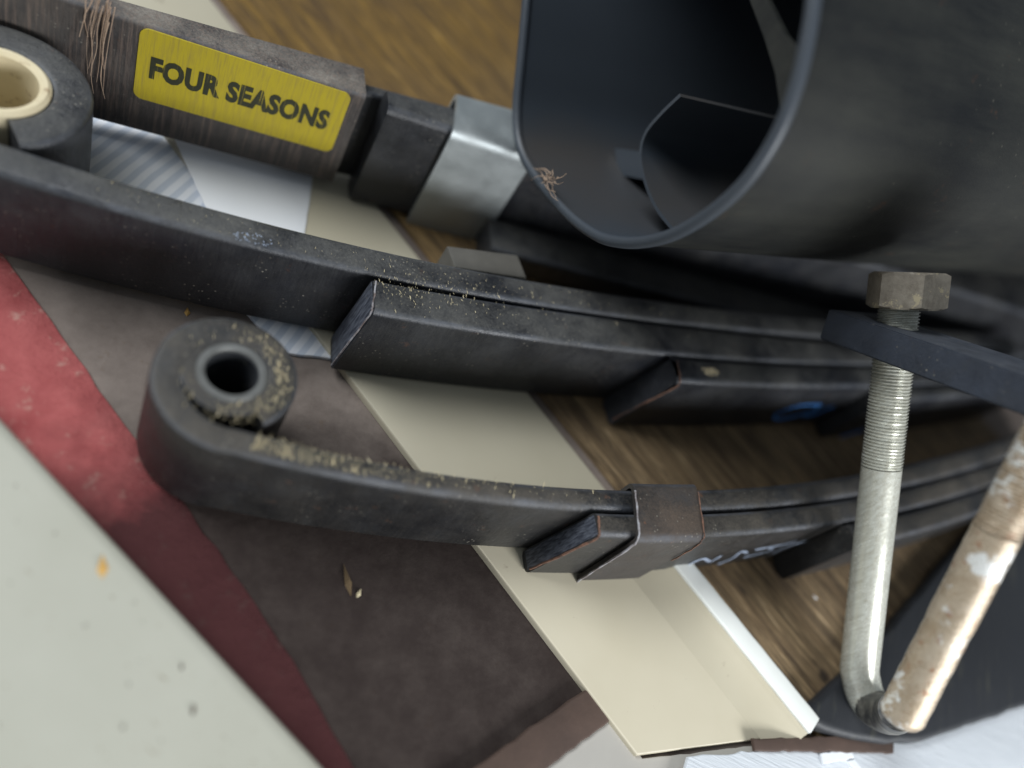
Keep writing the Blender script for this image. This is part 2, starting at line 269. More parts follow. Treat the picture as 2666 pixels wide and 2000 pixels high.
def box_oriented(c, axes, half, bev=0.8):        # bevelled block; axes rows are unit vectors
    bm = bmesh.new(); bmesh.ops.create_cube(bm, size=2.0)
    for v in bm.verts: v.co = Vector([v.co.x * half[0], v.co.y * half[1], v.co.z * half[2]])
    bmesh.ops.bevel(bm, geom=bm.edges[:], offset=bev, segments=2, affect='EDGES')
    bm.verts.ensure_lookup_table(); ax = np.asarray(axes); V = [np.asarray(c) + ax.T @ np.array(v.co) for v in bm.verts]; Fc = [[v.index for v in f.verts] for f in bm.faces]; bm.free(); return V, Fc

# ------------------------------------------------------------------ floor and boards
S = np.array([0.6922, -0.7217]); SN = np.array([0.7217, 0.6922])      # along / across the boards
def AB(a, b): return S * a + SN * b                                    # floor point from (along, across)
def ab(p): return np.array([p[0] @ S if False else p[:2] @ S, p[:2] @ SN])
bL = np.mean([ab(P(*p, 5))[1] for p in ((870, 940), (1045, 1180), (1245, 1415), (1550, 1800))])
bR = np.mean([ab(P(*p, 5))[1] for p in ((1010, 600), (1370, 1010), (1550, 1240), (1760, 1480))])
aL, aE = ab(P(1665, 1958, 5))[0], ab(P(2085, 1915, 5))[0]
aW = ab(P(2240, 1935, 4.5))[0]
fl = [(-900, -700), (1500, -700), (1500, 1500), (-900, 1500)]
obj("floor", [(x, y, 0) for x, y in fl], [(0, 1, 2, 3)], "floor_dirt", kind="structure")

wp = thing("white_board", (*AB(0, (bL + bR) / 2), 0), "long white board with a bright raised lip, running diagonally under the springs", "board")
V, Fc = slab([AB(-620, bL), AB(aL, bL), AB(aE, bR), AB(-620, bR)], 0.5, 5.0, 1.2); obj("panel_face", V, Fc, "white_board", wp, 40)
prof = [(-46, 5.05)] + [(-46 + 40 * math.sin(a), 5.05 + 9 * (1 - math.cos(a))) for a in np.linspace(0.1, 1.35, 9)] + [(-5, 14.5), (0, 16.0), (6, 16.2), (7.5, 15), (8, 0.6), (-46, 0.6)]
prof = [(-26 + max(0, 0), 5.05)] + [(-26 + 22 * math.sin(a), 5.05 + 7 * (1 - math.cos(a))) for a in np.linspace(0.1, 1.45, 9)] + [(-2, 12.6), (3, 13.3), (7.2, 13.2), (8.2, 12.2), (8.4, 0.6)]
V = []; Fc = []; m = len(prof); As = np.linspace(ab(P(1600, 1330, 5))[0], aE - 1, 24)
for a in As: V += [(*AB(a, bR + u), z) for u, z in prof]
for i in range(len(As) - 1):
    for k in range(m - 1): Fc.append((i * m + k, i * m + k + 1, (i + 1) * m + k + 1, (i + 1) * m + k))
Fc.append(tuple(range(m))); Fc.append(tuple(range((len(As) - 1) * m, len(As) * m)))
obj("cove", V, Fc, "white_board", wp, 35)
flange = [(-3.5, 12.2), (-3.5, 13.6), (-2.5, 14.4), (7.0, 14.8), (8.7, 13.9), (8.9, 0.7), (8.45, 0.7), (8.3, 12.2)]
V = []; Fc = []; m = len(flange)
for a in As: V += [(*AB(a, bR + u), z + 0.12 * math.sin(a * .3)) for u, z in flange]
for i in range(len(As) - 1):
    for k in range(m): Fc.append((i * m + k, i * m + (k + 1) % m, (i + 1) * m + (k + 1) % m, (i + 1) * m + k))
Fc.append(tuple(range(m))); Fc.append(tuple(range((len(As) - 1) * m, len(As) * m)))
obj("lip", V, Fc, "lip_white", wp, 35, label="bright raised lip along the board edge")

nb, na = 380, 70; bb = bR + 9.5 + np.linspace(0, 410, nb); aa = np.linspace(-620, aW, na)
h1 = rng.normal(0, 1, (na // 5 + 3, nb)); ker = np.array([.25, .5, .25]); h1 = np.apply_along_axis(lambda r: np.convolve(r, ker, 'same'), 1, h1)
ti = np.linspace(0, h1.shape[0] - 1.01, na); hh = np.array([h1[int(t)] * (1 - t % 1) + h1[int(t) + 1] * (t % 1) for t in ti]) * 0.42
V = [(*AB(a + (rng.normal(0, .5) if i in (0, na - 1) else 0), b), 4.3 + hh[i, j] - (1.2 if j in (0, nb - 1) else 0)) for i, a in enumerate(aa) for j, b in enumerate(bb)]
Fc = [(i * nb + j, i * nb + j + 1, (i + 1) * nb + j + 1, (i + 1) * nb + j) for i in range(na - 1) for j in range(nb - 1)]
o_ = len(V); edge = [(i, 0) for i in range(na)] + [(na - 1, j) for j in range(1, nb)] + [(i, nb - 1) for i in range(na - 2, -1, -1)] + [(0, j) for j in range(nb - 2, 0, -1)]
V += [(V[i * nb + j][0], V[i * nb + j][1], 0.4) for i, j in edge]
for k in range(len(edge)): (i, j), (i2, j2) = edge[k], edge[(k + 1) % len(edge)]; Fc.append((i * nb + j, i2 * nb + j2, o_ + (k + 1) % len(edge), o_ + k))
obj("wood_board", V, Fc, "wood", smooth=60, label="weathered brown wooden board with coarse grain beside the white panel", cat="board")

cA = P(0, 1070, 22)[:2]; cB = P(860, 2000, 22)[:2]; e = (cB - cA) / np.linalg.norm(cB - cA); nn = np.array([e[1], -e[0]])
if nn @ (P(200, 1700, 22)[:2] - cA) < 0: nn = -nn
V, Fc = slab([cA - e * 220, cB + e * 200, cB + e * 200 + nn * 260, cA - e * 220 + nn * 260], 2, 22, 9)
obj("cream_board", V, Fc, "cream_paint", smooth=40, label="thick cream painted board with rounded edge in the lower left corner", cat="board")
rd = [P(*p, 1.5)[:2] for p in ((-150, 480), (0, 650), (130, 830), (290, 1060), (430, 1240), (600, 1480), (760, 1720), (900, 1960), (1000, 2150), (760, 2150), (300, 1600), (-200, 1060))]
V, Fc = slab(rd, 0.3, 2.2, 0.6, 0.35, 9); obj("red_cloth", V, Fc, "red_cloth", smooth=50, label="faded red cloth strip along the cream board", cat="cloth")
st = [P(*p, 2)[:2] for p in ((150, 150), (300, 180), (500, 420), (800, 830), (868, 935), (725, 918), (500, 640), (225, 520))]
V, Fc = slab(st, 0.4, 2.6, 0.6, 0.3, 5); obj("striped_cloth", V, Fc, "striped", smooth=50, label="white cloth with blue stripes lying beside the white panel", cat="cloth")
wpp = [P(*p, 5.4)[:2] for p in ((330, 180), (440, 330), (545, 560), (790, 640), (818, 430), (640, 240), (430, 120))]
V, Fc = slab(wpp, 5.1, 5.7, 0.25, 0.15, 6); obj("white_paper", V, Fc, "paper_white", smooth=40, label="bright white paper sheet lying between the labelled spring and the middle spring", cat="paper")
bt0, bt1 = P(1585, 1815, 4)[:2], P(1180, 2110, 4)[:2]; e = (bt1 - bt0) / np.linalg.norm(bt1 - bt0); nn = np.array([-e[1], e[0]])
V, Fc = slab([bt0 - nn * 9, bt1 - nn * 9, bt1 + nn * 9, bt0 + nn * 9], 0.4, 4, 1.0, 0.3, 5); obj("batten", V, Fc, "brown_batten", smooth=40, label="narrow reddish brown batten at the bottom edge, left of the grey sheet", cat="batten")
gs = [P(*p, 2)[:2] for p in ((1545, 1850), (1640, 1925), (1670, 1975), (2110, 1925), (2330, 1960), (2400, 2300), (1000, 2300), (1300, 2040))]
V, Fc = slab(gs, 0.3, 2.0, 0.4, 0.2, 6); obj("grey_sheet", V, Fc, "sheet_grey", smooth=40, label="dull grey sheet below the end of the white panel", cat="sheet")
ws = [P(*p, 3)[:2] for p in ((1780, 1972), (2050, 1950), (2320, 1925), (2480, 1870), (2900, 1740), (3000, 2300), (1700, 2300))]
V, Fc = slab(ws, 4.7, 6.4, 0.6, 0.3, 5); obj("white_sheet", V, Fc, "sheet_white", smooth=40, label="bluish white sheet in the lower right corner", cat="sheet")

# ------------------------------------------------------------------ leaf springs
def spring_leaf(name, cu, cl, x0, x1, mat, parent, skew=0.0, pre=None, n=90, label=None, tk=None, r=3.5, z0=BOT, z1=TOP):
    xs = np.linspace(x0, x1, n); yu, yl = np.polyval(cu, xs), np.polyval(cl, xs); path = np.stack([xs, (yu + yl) / 2], 1)
    sl = np.gradient((yu + yl) / 2, xs); t = (yu - yl) / np.sqrt(1 + sl ** 2)
    if tk is not None: t = np.full(n, tk)
    if pre is not None:
        k = len(pre); path = np.concatenate([pre, path]); t = np.concatenate([np.full(k, t[0]), t])
    V, Fc = sweep_flat(path, t, z0, z1, r, (skew, 0)); return obj(name, V, Fc, mat, parent, 35, label=label)

# spring A: the long one in the middle
UA = [(244, 439), (407, 484), (529, 521), (732, 568), (850, 608), (1155, 677), (1367, 718), (1542, 754), (1750, 779), (2150, 822)]
LA = [(0, 462), (183, 507), (407, 584), (610, 638), (850, 701), (952, 724), (1216, 758), (1460, 803), (1750, 844), (1929, 864), (2152, 884)]
L2 = [(984, 811), (1135, 846), (1379, 880), (1733, 921), (1969, 940), (2270, 949)]
uA, lA, l2 = fit(UA, deg=3), fit(LA, deg=3), fit(L2, deg=2)
midA = lambda x: (np.polyval(uA, x) + np.polyval(lA, x)) / 2
eA = P(-15, 212, TOP)[:2]; ax0 = eA[0] + 2
th = np.radians(np.linspace(-418, -92, 60)); Rr = np.interp(np.degrees(th), [-420, -360, -270, -180, -90], [29.5, 29.5, 31, 35, eA[1] - midA(ax0)])
preA = np.stack([eA[0] + Rr * np.cos(th), eA[1] + Rr * np.sin(th)], 1)
spA = thing("leaf_spring", (*P(1300, 760, TOP)[:2], BOT), "long black leaf spring with cream bushed eye, between the two other springs", "leaf spring")
tA = float(np.mean([np.polyval(uA, x) - np.polyval(lA, x) for x in (-60, 0, 100, 200)]))
spring_leaf("main_leaf", uA, lA, ax0, 640, "spring_paint_a", spA, pre=preA, tk=17.5, n=120)
x2 = P(958, 770, TOP)[0]; x3 = P(1733, 918, TOP)[0]; x4 = P(2275, 985, TOP)[0]
gapc = lambda c, g: np.concatenate([c[:-1], [c[-1] + g]])
cu2 = gapc(lA, -0.6)
cm = np.polyfit(np.linspace(x2, 640, 50), np.polyval(lA, np.linspace(x2, 640, 50)) - 0.8, 3)
# the visible face of each following leaf is offset from the one above it
lf2 = np.polyfit(np.linspace(x2, 500, 40), np.minimum(np.polyval(l2, np.linspace(x2, 500, 40)), np.polyval(lA, np.linspace(x2, 500, 40)) - 12), 3)
spring_leaf("leaf", cu2, lf2, x2, 640, "spring_paint_a", spA, skew=3)
lf3 = gapc(lf2, -19.0); spring_leaf("leaf", gapc(lf2, -0.6), lf3, x3, 640, "spring_paint_a", spA, skew=8)
lf4 = gapc(lf3, -13.0); spring_leaf("leaf", gapc(lf3, -0.6), lf4, x4, 640, "spring_paint_a", spA, skew=4)
V, Fc = ring(eA, 21.8, 17.0, BOT - 1, TOP + 2.0, 56, 1.5); obj("bushing", V, Fc, "nylon_cream", spA, 40, label="cream nylon bushing in the eye")
face3 = lambda x: np.polyval(lf3, x); face4 = lambda x: np.polyval(lf4, x)
nrmA = np.array([0.25, -0.96, 0.1])
for fn, pl, wd in ((face3, [(2140, 1054), (2085, 1056), (2030, 1074), (2016, 1088), (2030, 1092), (2085, 1080), (2125, 1066), (2122, 1058)], 2.2), (face3, [(2090, 1086), (2125, 1077), (2150, 1066), (2170, 1058)], 2.2), (face4, [(2186, 1140), (2215, 1130), (2250, 1119)], 3.0)):
    V, Fc = ribbon(spline([nearface(fn, 1.4, *p) for p in pl], 24), wd, nrmA); obj("paint_mark", V, Fc, "blue_paint", spA, label="blue paint mark")

# spring B: nearest, upturned eye with steel bush
UB = [(870, 1182), (1240, 1240), (1640, 1252), (1850, 1266), (2230, 1240), (2356, 1218), (2666, 1120)]
LB = [(773, 1200), (1000, 1260), (1300, 1318), (1533, 1335), (1860, 1338), (2215, 1290), (2417, 1243), (2666, 1180)]
uB, lB = fit(UB, deg=3), fit(LB, deg=3); midB = lambda x: (np.polyval(uB, x) + np.polyval(lB, x)) / 2
eB = P(606, 968, TOP)[:2]; bx0 = eB[0] + 6
th = np.radians(np.linspace(-412, -85, 70)); Rr = np.interp(np.degrees(th), [-424, -360, -270, -180, -85], [20.2, 20.2, 20.8, 23.4, np.hypot(eB[1] - midB(bx0), bx0 - eB[0])])
preB = np.stack([eB[0] + Rr * np.cos(th), eB[1] + Rr * np.sin(th)], 1)
spB = thing("leaf_spring", (*P(1500, 1290, TOP)[:2], BOT), "nearest black leaf spring, sawdust on its upturned eye and a rusty clip round it", "leaf spring")
V = None
xs = np.linspace(bx0 + 2, 700, 110); path = np.concatenate([preB, np.stack([xs, midB(xs)], 1)])
tt = np.concatenate([np.interp(np.arange(len(preB)), [0, 45, len(preB)], [13.2, 13.2, 11.5]), np.clip(np.interp(xs, [40, 120, 250, 450], [11.5, 11.5, 13, 15.5]), 0, 20)])
V, Fc = sweep_flat(path, tt, BOT, TOP, np.concatenate([np.full(len(preB), 2.2), np.clip((xs - bx0) / 60, 0, 1) * 2.3 + 2.2])); obj("main_leaf", V, Fc, "spring_paint_b", spB, 35)
xb2 = P(1531, 1345, TOP)[0]; xb3 = P(2200, 1365, TOP)[0]
cB1 = lambda x: midB(x) - np.interp(x, [40, 120, 250, 450], [11.5, 11.5, 13, 15.5]) / 2
xx = np.linspace(xb2, 700, 50); b2u = np.polyfit(xx, cB1(xx) - 0.8, 3); b2l = np.polyfit(xx, cB1(xx) - np.interp(xx, [150, 450], [13.0, 16.0]), 3)
spring_leaf("leaf", b2u, b2l, xb2, 700, "spring_paint_b", spB, skew=6)
b3l = gapc(b2l, -16); spring_leaf("leaf", gapc(b2l, -.7), b3l, xb3, 700, "spring_paint_b", spB, skew=4)
V, Fc = ring(eB, 20.0, 14.0, BOT + 3, TOP - 0.15, 48, 0.3); obj("rubber_sleeve", V, Fc, "spring_paint_b", spB, 40)
V, Fc = ring(eB, 14.2, 10.8, BOT + 2, TOP + 0.5, 48, 0.7); obj("bushing", V, Fc, "bush_steel", spB, 40, label="grey steel bush in the eye"); V, Fc = ring(eB, 10.9, 10.3, BOT + 2, TOP - 1.5, 40, 0.1); obj("bore", V, Fc, "rubber", spB, 40)  # black bore liner paints the shade inside the hole
# rebound clip of B: strap across the edges and down the near face
xc0, xc1 = P(1640, 1250, TOP)[0], P(1802, 1255, TOP)[0]
def clip(xa, xb, yfar, ynear, mat, parent, name="clip", zt=TOP, low=BOT - 3, th=3.2, r=3.5):
    xs = np.linspace(xa, xb, 8); prof = [(1, -34), (1, 0)]; V = []; Fc = []
    for x in xs:
        yf, yn = yfar(x), ynear(x); o = []; i_ = []
        for k in range(7): a = math.radians(90 * k / 6); o.append((yf + 0.6 - r + (r + th) * math.cos(a), zt + 0.4 - r + (r + th) * math.sin(a))); i_.append((yf + 0.6 - r + r * math.cos(a), zt + 0.4 - r + r * math.sin(a)))
        for k in range(7): a = math.radians(90 + 90 * k / 6); o.append((yn - 0.6 + r + (r + th) * math.cos(a), zt + 0.4 - r + (r + th) * math.sin(a))); i_.append((yn - 0.6 + r + r * math.cos(a), zt + 0.4 - r + r * math.sin(a)))
        o = [(o[0][0], low)] + o + [(o[-1][0], low)]; i_ = [(i_[0][0], low)] + i_ + [(i_[-1][0], low)]
        loop = o + i_[::-1]; V += [(x, y, z) for y, z in loop]
    L = len(loop)
    for i in range(len(xs) - 1):
        for k in range(L): a, b = i * L + k, i * L + (k + 1) % L; Fc.append((a, b, b + L, a + L))
    for base in (0, (len(xs) - 1) * L):
        for k in range(L // 2 - 1): Fc.append((base + k, base + k + 1, base + L - 2 - k, base + L - 1 - k))
    return obj(name, V, Fc, mat, parent, 35)
clip(xc0, xc1, lambda x: midB(x) + 6.3, lambda x: np.polyval(b2l, x), "clip_paint", spB, r=2.5, th=2.4)["label"] = "rusty edged clip strap"
fB = lambda x: np.polyval(b2l, x)
marks = [[(1790, 1472), (1830, 1455), (1850, 1462), (1880, 1446)], [(1868, 1470), (1905, 1455), (1930, 1437), (1945, 1440)], [(1935, 1452), (1985, 1440), (2010, 1432), (2000, 1424)], [(2010, 1442), (2050, 1424), (2100, 1408)], [(1965, 1432), (2030, 1420), (2075, 1409)]]
for pl in marks:
    V, Fc = ribbon(spline([nearface(fB, 1.4, *p) for p in pl], 14), 2.6, nrmA); obj("paint_mark", V, Fc, "pale_blue_paint", spB, label="pale blue scribbled paint mark")

# worn and rusty arrises
n = N("rust_edge"); n.color(n.mix(n.ramp(n.noise(220, 6, 0.75), 0.35, 0.62), (0.05, 0.035, 0.03), (0.24, 0.12, 0.075))); n.set("Roughness", 0.8); n.bump(n.noise(600, 4), 0.6, 0.0004)
n = N("worn_edge"); n.color(n.mix(n.ramp(n.noise(180, 6, 0.75), 0.38, 0.6), (0.12, 0.085, 0.075), (0.36, 0.36, 0.38))); n.set("Roughness", 0.6); n.bump(n.noise(600, 4), 0.6, 0.0004)
def arris(pts, r, mat, parent):
    q = spline(pts, 26); q = q + rng.normal(0, 0.12, q.shape); V, Fc = tube(q, r * (0.7 + 0.6 * rng.random(26)), 7); return obj("worn_arris", V, Fc, mat, parent, 60)
def leaf_end(cu_, cl_, x0, sk, mat, parent, r=0.55):
    x1 = x0 + sk; yl, yu = np.polyval(cl_, x0), np.polyval(cu_, x0); rr_ = 1.0
    arris([(x0 + sk, yu - 1.5, TOP - 0.25), (x0 + sk, (yu + yl) / 2, TOP - 0.1), (x0 + sk, yl + 3.0, TOP - 0.2), (x0 + sk * .95, yl + 0.9, TOP - 1.2), (x0 + sk * .85, yl + 0.05, TOP - 4), (x0, yl, (TOP + BOT) / 2), (x0 - sk * .8, yl + 0.05, BOT + 5)], r, mat, parent)
leaf_end(b2u, b2l, xb2, 6, "rust_edge", spB); leaf_end(gapc(lf2, -0.6), lf3, x3, 8, "rust_edge", spA, 0.45); leaf_end(cu2, lf2, x2, 3, "worn_edge", spA, 0.4)
yc1, yc0 = midB(xc0) + 6.5, np.polyval(b2l, xc0)
arris([(xc0, yc1 - 3, TOP + 3.4), (xc0, (yc1 + yc0) / 2, TOP + 3.5), (xc0, yc0 + 1.5, TOP + 3.2), (xc0, yc0 - 2.3, TOP + 1.0), (xc0, yc0 - 3.7, TOP - 5), (xc0, yc0 - 3.75, TOP - 30), (xc0, yc0 - 3.75, BOT)], 0.5, "worn_edge", spB)
arris([(xc1, midB(xc1) + 3, TOP + 3.4), (xc1, np.polyval(b2l, xc1) + 1.5, TOP + 3.2), (xc1, np.polyval(b2l, xc1) - 2.3, TOP + 1.0), (xc1, np.polyval(b2l, xc1) - 3.7, TOP - 5), (xc1, np.polyval(b2l, xc1) - 3.75, TOP - 25)], 0.4, "rust_edge", spB)

n = N("bare_cut"); f = n.noise(1, 5, 0.7, n.map((900, 900, 70))); n.color(n.mix(n.ramp(f, 0.4, 0.65), (0.035, 0.040, 0.055), (0.15, 0.165, 0.20))); n.set("Metallic", 0.3); n.set("Roughness", 0.5); n.bump(f, 0.5, 0.0004)
def cut_end(cu_, cl_, x0, sk, parent):
    yl, yu = np.polyval(cl_, x0), np.polyval(cu_, x0); g = np.array([1, np.polyval(np.polyder(np.polyadd(cu_, cl_) / 2), x0)]); g /= np.linalg.norm(g); nn_ = np.array([-g[1], g[0]]); h = (yu - yl) / 2 - 1.2; c_ = np.array([x0, (yu + yl) / 2]); V = []
    for o in (-0.35, 0.1):
        for a, z in ((-h, TOP - 2), (h, TOP - 2), (h, BOT + 3), (-h, BOT + 3)):
            q = c_ + nn_ * a + g * (sk * (z - (TOP + BOT) / 2) / ((TOP - BOT) / 2) + o); V.append((q[0], q[1], z))
    return obj("cut_end", V, [(0, 1, 2, 3), (4, 5, 6, 7), (0, 1, 5, 4), (1, 2, 6, 5), (2, 3, 7, 6), (3, 0, 4, 7)], "bare_cut", parent, label="bare bluish steel cut end of the leaf")
cut_end(b2u, b2l, xb2, 6, spB); cut_end(cu2, lf2, x2, 3, spA)

# spring C: farthest, with the yellow label and zinc clip
TC = 80.0
UC = [(366, 8), (561, 69), (900, 159), (1184, 244), (1330, 281)]; LC = [(354, 58), (610, 138), (850, 218), (948, 250)]
uC, lC = fit(UC, TC, 1), fit(LC, TC, 1)
spC = thing("leaf_spring", (*P(900, 200, TC)[:2], BOT), "farthest leaf spring, dusty brown, with a yellow label and a zinc clip", "leaf spring")
xcb = P(950, 215, TC)[0]
spring_leaf("main_leaf", uC, lC, -190, xcb, "spring_paint_c", spC, n=40, z0=13, z1=TC, r=2.5)
xC2 = P(1008, 268, TC)[0]; cm2 = fit([(1188, 345), (1340, 395)], TC, 1); cm2[0] = lC[0]; cm2[1] = P(1188, 345, TC)[1] - lC[0] * P(1188, 345, TC)[0] + 2
spring_leaf("leaf", gapc(uC, -3), gapc(uC, -12), xcb - 30, 760, "spring_paint_a", spC, n=30, z0=8, z1=TC - 7)
spring_leaf("leaf", gapc(uC, -13), cm2, xC2, 760, "spring_paint_a", spC, n=30, z0=6, z1=TC, r=5)
spring_leaf("leaf", gapc(cm2, -.6), gapc(cm2, -30), P(1275, 600, 26)[0], 760, "spring_paint_a", spC, n=30, z0=6, z1=26, r=4)  # added low black leaf, stands in for the dark gap under the housing
xq0, xq1 = P(1182, 300, TC)[0], P(1390, 360, TC)[0]
clip(xq0, xq1, lambda x: np.polyval(uC, x) - 4, lambda x: np.polyval(cm2, x), "zinc", spC, zt=TC, low=2.5, r=5.5)["label"] = "shiny zinc clip strap"
# label: yellow sticker with black lettering following the face of the leaf
fC = lambda x: np.polyval(lC, x); tgC = np.array([1, lC[0]]) / math.hypot(1, lC[0]); nC = np.array([tgC[1], -tgC[0]])
s0 = nearface(fC, 0, 358, 140); s1 = nearface(fC, 0, 888, 325); zt = TC - 1.5; zb = 36.0
Ls = np.linalg.norm(s1[:2] - s0[:2]); hs = zt - zb
def onC(u, v, off): q = s0[:2] + tgC * u + nC * off; return (q[0], q[1], zb + v)
rr = rrect(Ls / 2, hs / 2, 4.5, 6); V = [onC(Ls / 2 + u, hs / 2 + v, 0.5) for u, v in rr] + [onC(Ls / 2 + u, hs / 2 + v, -0.2) for u, v in rr]; L = len(rr)
stick = obj("label_sticker", V, [tuple(range(L))] + [(k, (k + 1) % L, L + (k + 1) % L, L + k) for k in range(L)], "yellow_label", spC, label="yellow label reading FOUR SEASONS")
cu = bpy.data.curves.new("lettering", 'FONT'); cu.body = "FOUR SEASONS"; cu.size = 1.0; cu.offset = 0.05; cu.resolution_u = 3; cu.space_character = 1.06
to = bpy.data.objects.new("lettering", cu); C.objects.link(to); bpy.context.view_layer.update()
tm = bpy.data.meshes.new_from_object(to.evaluated_get(bpy.context.evaluated_depsgraph_get())); bpy.data.objects.remove(to)
co = np.array([v.co[:] for v in tm.vertices]); mn, mx = co.min(0), co.max(0)
tu0, tu1, tv0, tv1 = Ls * 0.06, Ls * 0.93, hs * 0.34, hs * 0.66
V = [onC(tu0 + (c[0] - mn[0]) / (mx[0] - mn[0]) * (tu1 - tu0), tv0 + (c[1] - mn[1]) / (mx[1] - mn[1]) * (tv1 - tv0), 0.75) for c in co]
let = obj("lettering", V, [tuple(p.vertices) for p in tm.polygons], "label_ink", None); fin(let, stick); let.parent = stick; let.matrix_parent_inverse = Matrix.Identity(4)
V, Fc = slab([P(*p, 57)[:2] for p in ((1165, 640), (1348, 664), (1372, 725), (1185, 695))], 20, 57, 1.0); obj("clip_ear", V, Fc, "zinc_dull", spA, 40, label="dull grey ear of a clip behind the main leaf")

# ------------------------------------------------------------------ black plastic housing
ZB = 121.0
Pb = P(1610, 634, ZB); Pe = P(2666, 722, ZB); ax = (Pe - Pb) / np.linalg.norm(Pe - Pb)
RIM = [(2060, -700), (1900, -850), (1650, -850), (1450, -640), (1396, -380), (1382, -160), (1372, 0), (1358, 150), (1346, 290), (1356, 385), (1398, 465), (1480, 560), (1555, 616), (1620, 634), (1690, 632), (1765, 610), (1860, 553), (1950, 470), (2028, 352), (2080, 220), (2110, 90), (2126, -30), (2132, -220), (2115, -460), (2060, -700)]
def onplane(px, py, p0, nrm):
    r = ray(px, py); t = ((p0 - CAMP) @ nrm) / (r @ nrm); return CAMP + r * t
rim = np.array([onplane(*p, Pb, ax) for p in RIM])
b1 = np.cross([0, 0, 1], ax); b1 /= np.linalg.norm(b1)
rim = spline(rim, 140); tgr = np.gradient(rim, axis=0); tgr /= np.linalg.norm(tgr, axis=1)[:, None]; nin = np.cross(ax, tgr)
cen = onplane(1750, 100, Pb, ax)
if np.mean(np.sum((cen - rim) * nin, 1)) < 0: nin = -nin
def shell(a0, a1, thick, nst=14, flare=0.0):
    V = []; Fc = []; m = len(rim); lo = np.linspace(a0, a1, nst)
    loop = [rim[i] for i in range(m)] + [rim[i] + nin[i] * thick for i in range(m - 1, -1, -1)]; Ln = len(loop)
    for l in lo: V += [p + ax * l for p in loop]
    for i in range(nst - 1):
        for k in range(Ln): a, b = i * Ln + k, i * Ln + (k + 1) % Ln; Fc.append((a, b, b + Ln, a + Ln))
    for base in (0, (nst - 1) * Ln):
        for k in range(m - 1): Fc.append((base + k, base + k + 1, base + Ln - 2 - k, base + Ln - 1 - k))
    return V, Fc
hs_ = thing("plastic_housing", tuple(Pb), "large black plastic trough-shaped housing lying over the far end of the springs", "housing")
V, Fc = shell(0, 620, 2.6); sh = obj("shell", V, Fc, "black_plastic", hs_, 40); sh.data.materials.append(MATS["plastic_lit"])
m_ = len(rim); Ln_ = 2 * m_
for i_, p_ in enumerate(sh.data.polygons):
    if i_ < 13 * Ln_ and (i_ % Ln_) >= m_: p_.material_index = 1
# rolled bead round the open mouth
V, Fc = tube([p + nin[i] * 0.6 - ax * 0.4 for i, p in enumerate(rim)], 3.0, 12); obj("rim_bead", V, Fc, "plastic_lit", hs_, 60)
fe = spline([onplane(*p, Pb + ax * 45, ax) for p in ((1772, 252), (1722, 300), (1682, 350), (1670, 405), (1682, 470), (1712, 540), (1760, 600))], 30)
nf = np.cross(ax, np.gradient(fe, axis=0)); nf /= np.linalg.norm(nf, axis=1)[:, None]
V = []; Fc = []; loop = [p for p in fe] + [fe[i] + nf[i] * 2.0 for i in range(len(fe) - 1, -1, -1)]; Ln = len(loop)
for l in (0, 90): V += [p + ax * l for p in loop]
for k in range(Ln): a, b = k, (k + 1) % Ln; Fc.append((a, b, b + Ln, a + Ln))
for base in (0, Ln):
    for k in range(len(fe) - 1): Fc.append((base + k, base + k + 1, base + Ln - 2 - k, base + Ln - 1 - k))
obj("inner_baffle", V, Fc, "plastic_lit", hs_, 40)
def plate_on(px, p0, nrm, th):
    q = [onplane(*p, p0, nrm) for p in px]; m = len(q); V = q + [p + nrm * th for p in q]; return V, [tuple(range(m)), tuple(range(m, 2 * m))] + [(k, (k + 1) % m, m + (k + 1) % m, m + k) for k in range(m)]
V, Fc = plate_on([(1915, -120), (1952, 0), (1990, 100), (2018, 190), (2034, 300), (2100, 150), (2045, 90), (2000, 0), (1965, -120)], Pb + ax * 30, ax, 3); obj("inner_web", V, Fc, "black_plastic", hs_)
V, Fc = plate_on([(1600, 385), (1672, 395), (1690, 470), (1608, 455)], Pb + ax * 70, ax, 20); obj("inner_tab", V, Fc, "plastic_lit", hs_)

# ------------------------------------------------------------------ U-bolt, its nut and the clamp plate
SU = 1.14; DR = 9.0 * SU; PD0 = PD
def PD(px, py, dep): return PD0(px, py, dep * SU)
r1t, r1b = PD(2352, 700, 348), PD(2237, 1745, 378); r2t, r2b = PD(2800, 990, 268), PD(2343, 1872, 303)
u1 = (r1b - r1t) / np.linalg.norm(r1b - r1t); u2 = (r2b - r2t) / np.linalg.norm(r2b - r2t)
ub = thing("u_bolt", tuple((r1b + r2b) / 2), "round steel U-bolt with one silvery and one rust-stained leg, leaning before the springs", "U-bolt")
def rod(a, b, rad, name, mat, label=None, seg=24, n=20):
    V, Fc = tube([a + (b - a) * t for t in np.linspace(0, 1, n)], rad, seg); return obj(name, V, Fc, mat, ub, 50, label=label)
def thread(a, b, rad, pitch, name, mat):
    L = np.linalg.norm(b - a); m = int(L / pitch); ts = []; rs = []
    for k in range(m):
        for f, q in ((0.0, 0), (0.25, 1), (0.45, 1), (0.7, 0)): ts.append((k + f) / m); rs.append(rad - 0.75 * (1 - q) + 0.05 * rng.normal())
    V, Fc = tube([a + (b - a) * t for t in ts], rs, 24); return obj(name, V, Fc, mat, ub, 25)
tsplit = r1t + (r1b - r1t) * 0.475
thread(r1t + u1 * 2, tsplit, DR, 1.75, "threaded_end", "galvanised")
r1e = [PD(2250, 1803, 379), PD(2272, 1838, 374), PD(2300, 1858, 364), PD(2324, 1862, 349), PD(2338, 1852, 334)]
rodp = np.concatenate([[tsplit - u1 * 0.2 + (r1b - tsplit) * t for t in np.linspace(0, .9, 16)], spline([r1b, *r1e], 40)]); ks = 16 + 15
